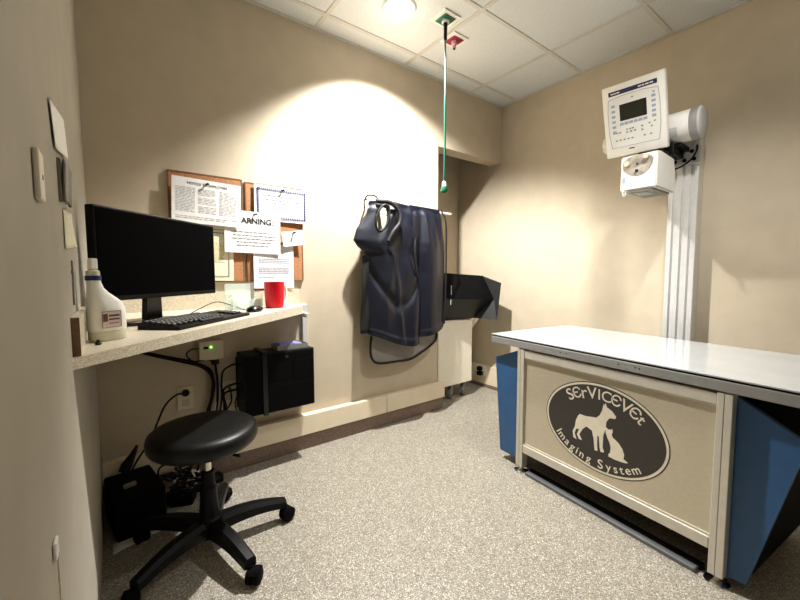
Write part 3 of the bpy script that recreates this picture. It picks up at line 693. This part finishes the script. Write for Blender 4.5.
# grey vinyl apron behind, lower part visible
t = thing('vinyl_apron', 'grey vinyl apron with black edging showing below the navy aprons', 'apron')
out = [(1.30, .64), (1.292, .56), (1.305, .49), (1.36, .455), (1.50, .448), (1.62, .447), (1.74, .49), (1.83, .535), (1.862, .57), (1.868, .64)]
yv = YB-.002
mb = MB(); mb.prism([(1.33, yv, 1.28)]+[(x, yv, z) for x, z in out]+[(1.86, yv, 1.28)], (0, .003, 0)); mb.build('vinyl_sheet', M_CLEAR, t)
MB().tube(catmull([(x, yv-.006, z) for x, z in out], 6), .008, 8).build('binding_and_slit', M_BLKTRIM, t, smooth=60)

# ------------------------------------------------------------------ alcove trolley and black bin
t = thing('rolling_cabinet', 'cream metal cabinet on casters standing in the alcove', 'cabinet', (0, 0, 0))
cx0, cx1, cy0, cy1 = 2.0, 2.395, 2.155, 2.50
MB().box((cx0, cy0, .125), (cx1, cy1, .66), .004).build('cabinet_body', M_CREAMM, t)
MB().box((cx0+.004, cy0-.012, .13), (cx1-.004, cy0-.0005, .655), .004).build('cabinet_door', M_CREAMM, t)
for x in (cx0+.20, cx1-.045):
    for y in (cy0+.05, cy1-.05):
        mb = MB(); mb.lathe([(.008, -.012), (.046, -.012), (.048, 0), (.046, .012), (.008, .012)], c=(x, y, .048), n=28, axis='Y', M=Matrix.Rotation(.5, 4, 'Z'))
        mb.box((x-.014, y-.018, .098), (x+.014, y+.018, .1248), .003)
        mb.box((x-.012, y-.020, .04), (x+.012, y-.015, .11)); mb.box((x-.012, y+.015, .04), (x+.012, y+.020, .11))
        mb.build('caster', mat('caster_grey', (120, 122, 116), rough=.3, metal=.4), t, smooth=40)
t = thing('black_bin', 'black open bin with flared side sitting on the cream cabinet', 'bin', (0, 0, 0))
A = (2.02, 2.185, 1.045); B = (2.49, 2.12, 1.016); C = (2.468, 1.98, .829); D = (2.375, 2.12, .668); E2 = (2.02, 2.20, .668); F = (2.477, 1.92, .961); G = (2.434, 1.92, .668); C1 = (2.013, 2.07, .845)
MB().face([A, B, C, C1]).build('back_panel', M_BLKM, t, solid=.006)
MB().face([C1, C, D, E2]).build('front_panel', M_TEAL, t, solid=.006)
mb = MB(); mb.face([B, F, G, D, C]); mb.build('side_panel', M_CHAR, t, solid=.006)
mb = MB(); mb.face([(2.02, 2.19, 1.04), (2.49, 2.13, 1.01), (2.44, 2.40, .668), (2.02, 2.45, .668)]); mb.build('rear_panel', M_BLKM, t, solid=.006)
MB().face([(2.375, 2.12, .668), (2.02, 2.2, .668), (2.02, 2.45, .668), (2.44, 2.40, .668)]).build('bottom_panel', M_BLKM, t, solid=.006)
MB().tube([(2.10, 2.10, .945), (2.045, 2.05, .80)], .003, 8).build('wire_handle', M_LGREY, t)
t = thing('wall_outlet', 'white outlet with black plugs low on the right wall in the alcove', 'outlet', (RW-.0205, 2.27, .15))
MB().box((-.008, -.055, -.045), (0, .055, .045), .002).build('cover_plate', M_WHITE, t)
MB().box((-.045, -.02, .004), (-.0085, .02, .04), .004).build('plug', M_BLK, t)
MB().box((-.045, -.03, -.04), (-.0085, .02, -.004), .004).build('plug', M_BLK, t)

# ------------------------------------------------------------------ x-ray column, tube and control panel
t = thing('xray_column', 'tall ribbed aluminium column standing against the right wall', 'column', (2.6, .765, 0))
mb = MB(); mb.box((.012, -.070, 0), (.084, .070, 1.80), .002)
for a_, b_ in ((-.070, -.052), (-.036, -.012), (.004, .028), (.046, .070)): mb.box((0, a_, 0), (.0118, b_, 1.80), .002)
mb.build('profile', M_ALU, t)
MB().box((-.03, -.11, 0.0), (.0845, .11, .012), .002).build('foot_plate', M_ALU, t)
t = thing('xray_tube_head', 'white x-ray tube cylinder with grey end cap held on the ribbed column', 'x-ray machine', (0, 0, 0))
tx, tz, tr = 2.455, 1.814, .080
MB().lathe([(tr, .690), (tr, 1.03), (tr-.004, 1.04)], c=(tx, 0, tz), n=48, axis='Y').build('tube_housing', M_WHITE, t, smooth=30)
MB().lathe([(tr+.004, .655), (tr+.005, .668), (tr+.002, .6898)], c=(tx, 0, tz), n=48, axis='Y').build('end_ring', M_EDGE, t, smooth=30)
MB().lathe([(.01, .643), (.070, .644), (tr-.002, .648), (tr+.002, .6548)], c=(tx, 0, tz), n=48, axis='Y').build('end_cap', M_LGREY, t, smooth=50)
MB().lathe([(tr-.01, 1.0402), (.06, 1.085), (.045, 1.13), (.01, 1.135)], c=(tx, 0, tz), n=40, axis='Y').build('end_cap', M_WHITE, t, smooth=50)
mb = MB()
for k in range(6):
    a0, a1 = pi+.25+.1*k-.05, pi+.25+.1*k+.05
    mb.face([(tx+(tr+.001)*math.cos(a), y, tz+(tr+.001)*math.sin(a)) for a, y in ((a0, .74), (a0, .83), (a1, .83), (a1, .74))])
lab = mb.build('rating_label', M_LGREY, t, solid=.0005)
mb = MB(); mb.box((tx-.02, .735, tz-.105), (2.600, .84, tz-tr-.002), .003); mb.build('mount_arm', M_BLK, t)
mb = MB(); mb.box((2.575, .690, 1.640), (2.5995, .825, 1.735), .002); bp = mb.build('bracket_plate', M_LGREY, t)
mb = MB()
for i in range(3):
    for j in range(2): mb.lathe([(.010, 2.5705), (.010, 2.5748)], c=(0, .712+.044*i+.012*j, 1.664+.044*j), n=18, axis='X')
mb.build('bolt_holes', M_BLKM, bp)
MB().tube(catmull([(2.57, .70, 1.735), (2.562, .70, 1.70), (2.556, .72, 1.66), (2.556, .76, 1.632), (2.56, .80, 1.622)]), .0045, 8).build('cable', M_BLK, t, smooth=60)
mb = MB(); mb.box((2.405, .755, 1.672), (2.56, .93, 1.732), .006); mb.box((2.30, .77, 1.664), (2.404, .92, 1.680), .003); mb.build('swivel_block', M_BLK, t)
# collimator
cf, cb, ya, yb, za, zb = 2.20, 2.46, .760, .932, 1.475, 1.662
mb = MB()
prof = [(cf, za), (cb, za-.0), (cb, za+.10), (cb-.03, zb-.01), (cf+.06, zb), (cf, zb-.01)]
mb.prism([(x, ya, z) for x, z in prof], (0, yb-ya, 0)); bmesh.ops.bevel(mb.bm, geom=list(mb.bm.edges), offset=.006, segments=2, affect='EDGES')
col = mb.build('collimator', M_WHITE, t, smooth=30)
mb = MB(); mb.prism([(cf-.002, .85+.072*math.cos(a), 1.615+.072*math.sin(a)*(1 if math.sin(a) < 0 else .5)) for a in [2*pi*k/30 for k in range(30)]], (.0015, 0, 0)); mb.build('dial_plate', M_TRANSL, col)
for y, z, r in ((.895, 1.610, .013), (.805, 1.632, .012), (.852, 1.570, .007), (.85, 1.605, .004)):
    MB().lathe([(r, cf-.022 if r > .01 else cf-.010), (r*1.05, cf-.0022)], c=(0, y, z), n=22, axis='X').build('knob', M_IVORY if r > .01 else M_INKD, col, smooth=30)
MB().box((cf-.001, .905, 1.515), (cf-.0002, .922, 1.545)).build('warning_label', M_BTN, col)
mb = MB(); mb.box((cf+.01, ya+.02, za-.010), (cb-.02, yb-.03, za-.0005)); mb.build('slide_rail', M_GREY, col)
mb = MB(); mb.box((cf+.03, ya+.05, za-.016), (cf+.12, yb-.05, za-.0102)); mb.build('light_window', M_GLASSP, col)
MB().tube(catmull([(cf, .912, za+.006), (cf-.012, .912, za-.006), (cf-.010, .909, za-.028), (cf, .905, za-.022), (cf+.008, .905, za-.004)], 6), .003, 8).build('wire_clip', M_WHITE, col, smooth=60)
# control panel: a tilted flat box facing the viewer
TL, TR_, BR_, BL_ = Vector((2.22, 1.054, 2.056)), Vector((2.22, .748, 2.052)), Vector((2.34, .767, 1.696)), Vector((2.34, 1.074, 1.701))
cen = (TL+TR_+BR_+BL_)/4; ex = ((TR_-TL)+(BR_-BL_)).normalized(); ey = ((TL-BL_)+(TR_-BR_)).normalized(); ez = ex.cross(ey)
CM = Matrix.Translation(cen) @ Matrix((ex, ey, ez)).transposed().to_4x4()
t2 = bpy.data.objects.new('control_panel', None); COL.objects.link(t2); t2.matrix_world = CM
tag(t2, 'white square control panel with small display mounted above the collimator', 'control panel')
pw, ph = .152, .188
MB().box((-pw, -ph, -.035), (pw, ph, 0), .006, seg=3).build('housing', M_WHITE, t2, smooth=30)
MB().box((-pw+.03, -ph+.10, -.05), (pw-.004, ph-.05, -.0352), .008).build('rear_housing', M_CHAR, t2)
mb = MB(); mb.box((-pw+.035, .135, .0002), (pw-.035, .157, .0012), .0008); bn = mb.build('brand_banner', mat('banner_navy', (28, 36, 80), rough=.4), t2, label='dark navy banner')
mb = MB()
for a_, b_ in ((-.105, -.092), (-.090, -.078), (-.075, -.06), (.03, .045), (.048, .06), (.064, .08), (.084, .1)): mb.box((a_, .1425, .00125), (b_, .1485, .0016))
mb.build('banner_print', M_WHITE, bn)
mb = MB(); mb.prism([(x, y, .0002) for x, y in [(-.118, .115), (-.05, .124), (.05, .124), (.118, .115), (.124, .05), (.124, -.06), (.115, -.135), (-.115, -.135), (-.124, -.06), (-.124, .05)]], (0, 0, .0006)); mb.build('keypad_overlay', mat('overlay_light', (226, 227, 224), rough=.4), t2)
mb = MB(); mb.prism([(x*1.035, y*1.03, .0001) for x, y in [(-.118, .115), (-.05, .124), (.05, .124), (.118, .115), (.124, .05), (.124, -.06), (.115, -.135), (-.115, -.135), (-.124, -.06), (-.124, .05)]], (0, 0, .0003)); mb.build('overlay_outline', mat('outline_grey', (176, 178, 180), rough=.5), t2)
mb = MB(); mb.box((-.066, -.002, .0009), (.066, .082, .0022), .001); mb.build('display', mat('display_dark_olive', (34, 36, 28), rough=.25), t2)
btn = MB(); btn.box((-.0095, -.0065, 0), (.0095, .0065, .0016), .001, seg=1)
b0 = None
spots = [(-.098, .082-.027*i) for i in range(6)]+[(.098, .082-.024*i) for i in range(5)]+[(-.058+.023*i, -.017) for i in range(6)]
for i, (x, y) in enumerate(spots):
    if b0 is None: b = b0 = btn.build('button', M_BTN, t2)
    else: b = b0.copy(); COL.objects.link(b); b.parent = t2
    b.location = (x, y, .0009)
sb = MB(); sb.box((-.0045, -.0035, 0), (.0045, .0035, .0014)); s0 = None
for x, y in [(-.10, -.06), (-.085, -.06), (-.07, -.06), (-.035, -.05), (-.02, -.05), (-.005, -.05), (-.035, -.065), (-.015, -.065), (.005, -.065), (.04, -.05), (.075, -.045), (.1, -.04), (.085, -.062), (.04, -.07), (-.09, -.1), (-.07, -.1), (-.05, -.1), (-.03, -.1), (-.01, -.1), (.05, -.1), (.08, -.1), (0, .105), (.1, .1)]:
    if s0 is None: b = s0 = sb.build('small_button', M_GREY, t2)
    else: b = s0.copy(); COL.objects.link(b); b.parent = t2
    b.location = (x, y, .0009)
mb = MB(); mb.box((-.03, -.156, .0002), (-.003, -.150, .001)); mb.build('model_print', M_INKD, t2)

# ------------------------------------------------------------------ examination table
TH = .118
TO = (1.66, 1.174, 0)
# local frame: x = along the front towards the viewer (u), y = into the table (n)
uvec = Vector((-math.sin(TH), -math.cos(TH), 0)); nvec = Vector((math.cos(TH), -math.sin(TH), 0))
t = thing('xray_table', 'large grey-topped imaging table with blue side wings and oval logo panel', 'table', TO, math.atan2(uvec.y, uvec.x))
LT = .885; DEP = .62; ZL = .650; ZT = .702
# in local coordinates: x=u, y=left of u = -n?  left normal of u
sgn = 1 if Vector((-uvec.y, uvec.x)).dot(Vector((nvec.x, nvec.y))) > 0 else -1
def q(s_, d_, z): return (s_, sgn*d_, z)
mb = MB(); mb.box(q(-.19, -.002, ZL+.004), q(LT+.42, .665, ZT-.0115), .003); mb.build('edge_band', M_EDGE, t)
mb = MB(); mb.box(q(-.188, .000, ZT-.0113), q(LT+.416, .661, ZT-.0052)); mb.build('black_gasket', M_BLKM, t, label='thin black seam under the top')
mb = MB(); mb.box(q(-.19, -.002, ZT-.005), q(LT+.42, .665, ZT+.001), .0015); mb.build('tabletop', M_STEEL, t)
mb = MB()
for s_ in (.255, .285, .52, .585, .60): mb.lathe([(.003, -.0028 if sgn > 0 else .0028), (.003, -.0021 if sgn > 0 else .0021)], c=(s_, 0, ZL+.025), n=12, axis='Y')
mb.build('rivets', M_CHROME, t)
for s0_, nm in ((0, 'leg'), (LT-.042, 'leg')):
    for dd in (0, DEP-.045):
        mb = MB(); mb.box(q(s0_, dd, .028), q(s0_+.0200, dd+.042, ZL), .002); mb.box(q(s0_+.0206, dd+.0005, .028), q(s0_+.042, dd+.042, ZL), .002)
        lg = mb.build('leg', M_ALUF, t)
        mb = MB(); c = q(s0_+.021, dd+.02, 0); mb.lathe([(.036, 0), (.036, .004), (.016, .010), (.010, .012), (.010, .0275)], c=c, n=28); mb.build('levelling_foot', M_CHROME, lg, smooth=30)
mb = MB(); mb.box(q(.0425, .003, .606), q(LT-.0425, .04, .645), .002); mb.box(q(.0425, .006, .5985), q(LT-.0425, .04, .6055)); mb.build('top_rail', M_ALUF, t)
mb = MB(); mb.box(q(.0425, .001, .108), q(LT-.0425, .042, .150), .004); mb.box(q(.0425, .006, .1505), q(LT-.0425, .04, .158)); mb.build('bottom_rail', M_ALUF, t)
fp = MB().box(q(.0425, .012, .1582), q(LT-.0425, .018, .5983)).build('front_panel', M_PANEL, t)
# wings
mb = MB(); mb.prism([q(-.002, .03, .640), q(-.185, .03, .566), q(-.140, .03, .045), q(-.002, .03, .045)], (0, sgn*.02, 0)); wg = mb.build('side_wing', M_BLUE, t, label='blue side panel')
mb = MB(); mb.prism([q(-.002, .0505, .636), q(-.180, .0505, .562), q(-.136, .0505, .049), q(-.002, .0505, .049)], (0, sgn*(DEP-.08), 0)); mb.build('wing_shade_body', M_BLKM, wg)  # black body puts the shade behind the blue plate into colour
mb = MB(); mb.prism([q(LT+.002, .03, .640), q(LT+.165, .03, .545), q(LT+.050, .03, .035), q(LT+.002, .03, .030)], (0, sgn*.02, 0)); wg = mb.build('side_wing', M_BLUE, t, label='blue side panel')
mb = MB(); mb.prism([q(LT+.002, .0505, .636), q(LT+.160, .0505, .541), q(LT+.046, .0505, .039), q(LT+.002, .0505, .034)], (0, sgn*(DEP-.08), 0)); mb.build('wing_shade_body', M_BLKM, wg)  # black body stands in for the shade beside the near wing
mb = MB(); mb.box(q(.043, DEP-.03, .03), q(LT-.043, DEP-.02, .64)); mb.build('rear_panel', M_CHAR, t)
mb = MB(); mb.box(q(.043, .06, .16), q(LT-.043, DEP-.04, .19)); mb.build('cassette_shelf', M_BLKM, t)
# logo
def lp(s_, z, dep): return q(s_, dep, z)
cx, cz, ra, rb = .445, .381, .268, .193
def ell(ra, rb, d0, d1, name, m, par):
    pts = [lp(cx+ra*math.cos(2*pi*k/72), cz+rb*math.sin(2*pi*k/72), d0) for k in range(72)]
    return MB().prism(pts, (0, sgn*(d1-d0), 0)).build(name, m, par)
ell(ra, rb, .0114, .0119, 'logo_outer_ring', M_LOGOR, fp)
ell(ra-.004, rb-.004, .0108, .0113, 'logo_light_ring', M_LOGOL, fp)
ell(ra-.013, rb-.013, .0102, .0107, 'logo_field', M_LOGO, fp)
dog = [(0.344, 0.402), (0.352, .414), (0.38, 0.414), (0.43, 0.423), (0.444, 0.438), (0.454, 0.462), (0.460, 0.494), (.4625, .486), (0.468, 0.498), (0.474, 0.482), (0.496, 0.472), (0.514, 0.453), (0.509, 0.443), (0.487, 0.440), (0.474, 0.42), (0.471, 0.386), (0.463, 0.358), (0.462, 0.303), (0.469, 0.29), (0.466, .284), (0.453, 0.282), (0.449, 0.297), (0.444, 0.344), (0.437, 0.347), (0.437, 0.309), (0.440, 0.28), (0.427, 0.279), (0.421, 0.327), (0.412, 0.36), (0.386, 0.369), (0.369, 0.351), (0.354, 0.322), (0.368, 0.300), (0.353, 0.299), (0.342, 0.318), (0.352, 0.345), (0.338, 0.342), (0.331, 0.320), (0.341, 0.294), (0.325, 0.298), (0.321, 0.327), (0.331, 0.350), (0.335, 0.38)]
cat = [(0.47, 0.399), (0.482, 0.391), (0.490, .392), (0.500, 0.398), (0.502, 0.385), (0.498, 0.374), (0.503, 0.363), (0.526, 0.350), (0.543, 0.331), (0.551, 0.309), (0.549, 0.292), (0.567, 0.283), (0.56, .279), (0.544, 0.276), (0.514, 0.274), (0.487, 0.277), (0.488, 0.288), (0.494, 0.295), (0.496, 0.317), (0.490, 0.338), (0.480, 0.354), (0.473, 0.371)]
for nm, P_ in (('logo_dog', dog), ('logo_cat', cat)):
    MB().prism([lp(a, b, .0096) for a, b in P_], (0, sgn*.0005, 0)).build(nm, M_LOGOL, fp)
def arc_text(txt, a0, a1, rx, rz, size, top, name, widths):
    tot = sum(widths); acc = 0
    for ch, w_ in zip(txt, widths):
        f = (acc+w_/2)/tot; acc += w_
        if ch == ' ': continue
        a = a0+(a1-a0)*f
        px, pz = cx+rx*math.cos(a), cz+rz*math.sin(a)
        tx_, tz_ = (rx*math.sin(a), -rz*math.cos(a)) if top else (-rx*math.sin(a), rz*math.cos(a))
        l = math.hypot(tx_, tz_); tx_, tz_ = tx_/l, tz_/l
        # keep letters a little more upright than the tangent
        X = Vector(q(tx_, 0, tz_)); Yd = Vector(q(-tz_, 0, tx_))
        sc = size*(1.12 if ch in 'SV' else 1.22 if ch == 'r' else 1)
        text_obj(name, ch, sc, M_LOGOL, fp, frame_matrix(lp(px, pz, .0098), X, Yd), .0004)
arc_text('SЄrVICЄVЄt', math.radians(137), math.radians(35), ra-.054, rb-.050, .064, True, 'logo_letter', [1.0, .95, .8, 1.05, .5, 1.0, .95, 1.1, .95, .8])
arc_text('Imaging System', math.radians(208), math.radians(318), ra-.042, rb-.038, .049, False, 'logo_letter', [.55, 1.35, 1, 1, .5, 1, 1, .5, 1.15, .95, .85, .7, .95, 1.3])
# floor rail / foot bar
t = thing('foot_rail', 'long low grey metal rail on the floor under the front of the table', 'rail', TO, math.atan2(uvec.y, uvec.x))
mb = MB(); mb.box(q(.066, -.004, .0), q(LT-.075, .03, .016), .004); mb.build('rail_body', mat('dark_grey_metal', (108, 110, 112), rough=.4, metal=.3), t)
mb = MB(); mb.box(q(.066, .0302, .0), q(LT-.066, .05, .022), .002); mb.build('rail_back', M_BLK, t)
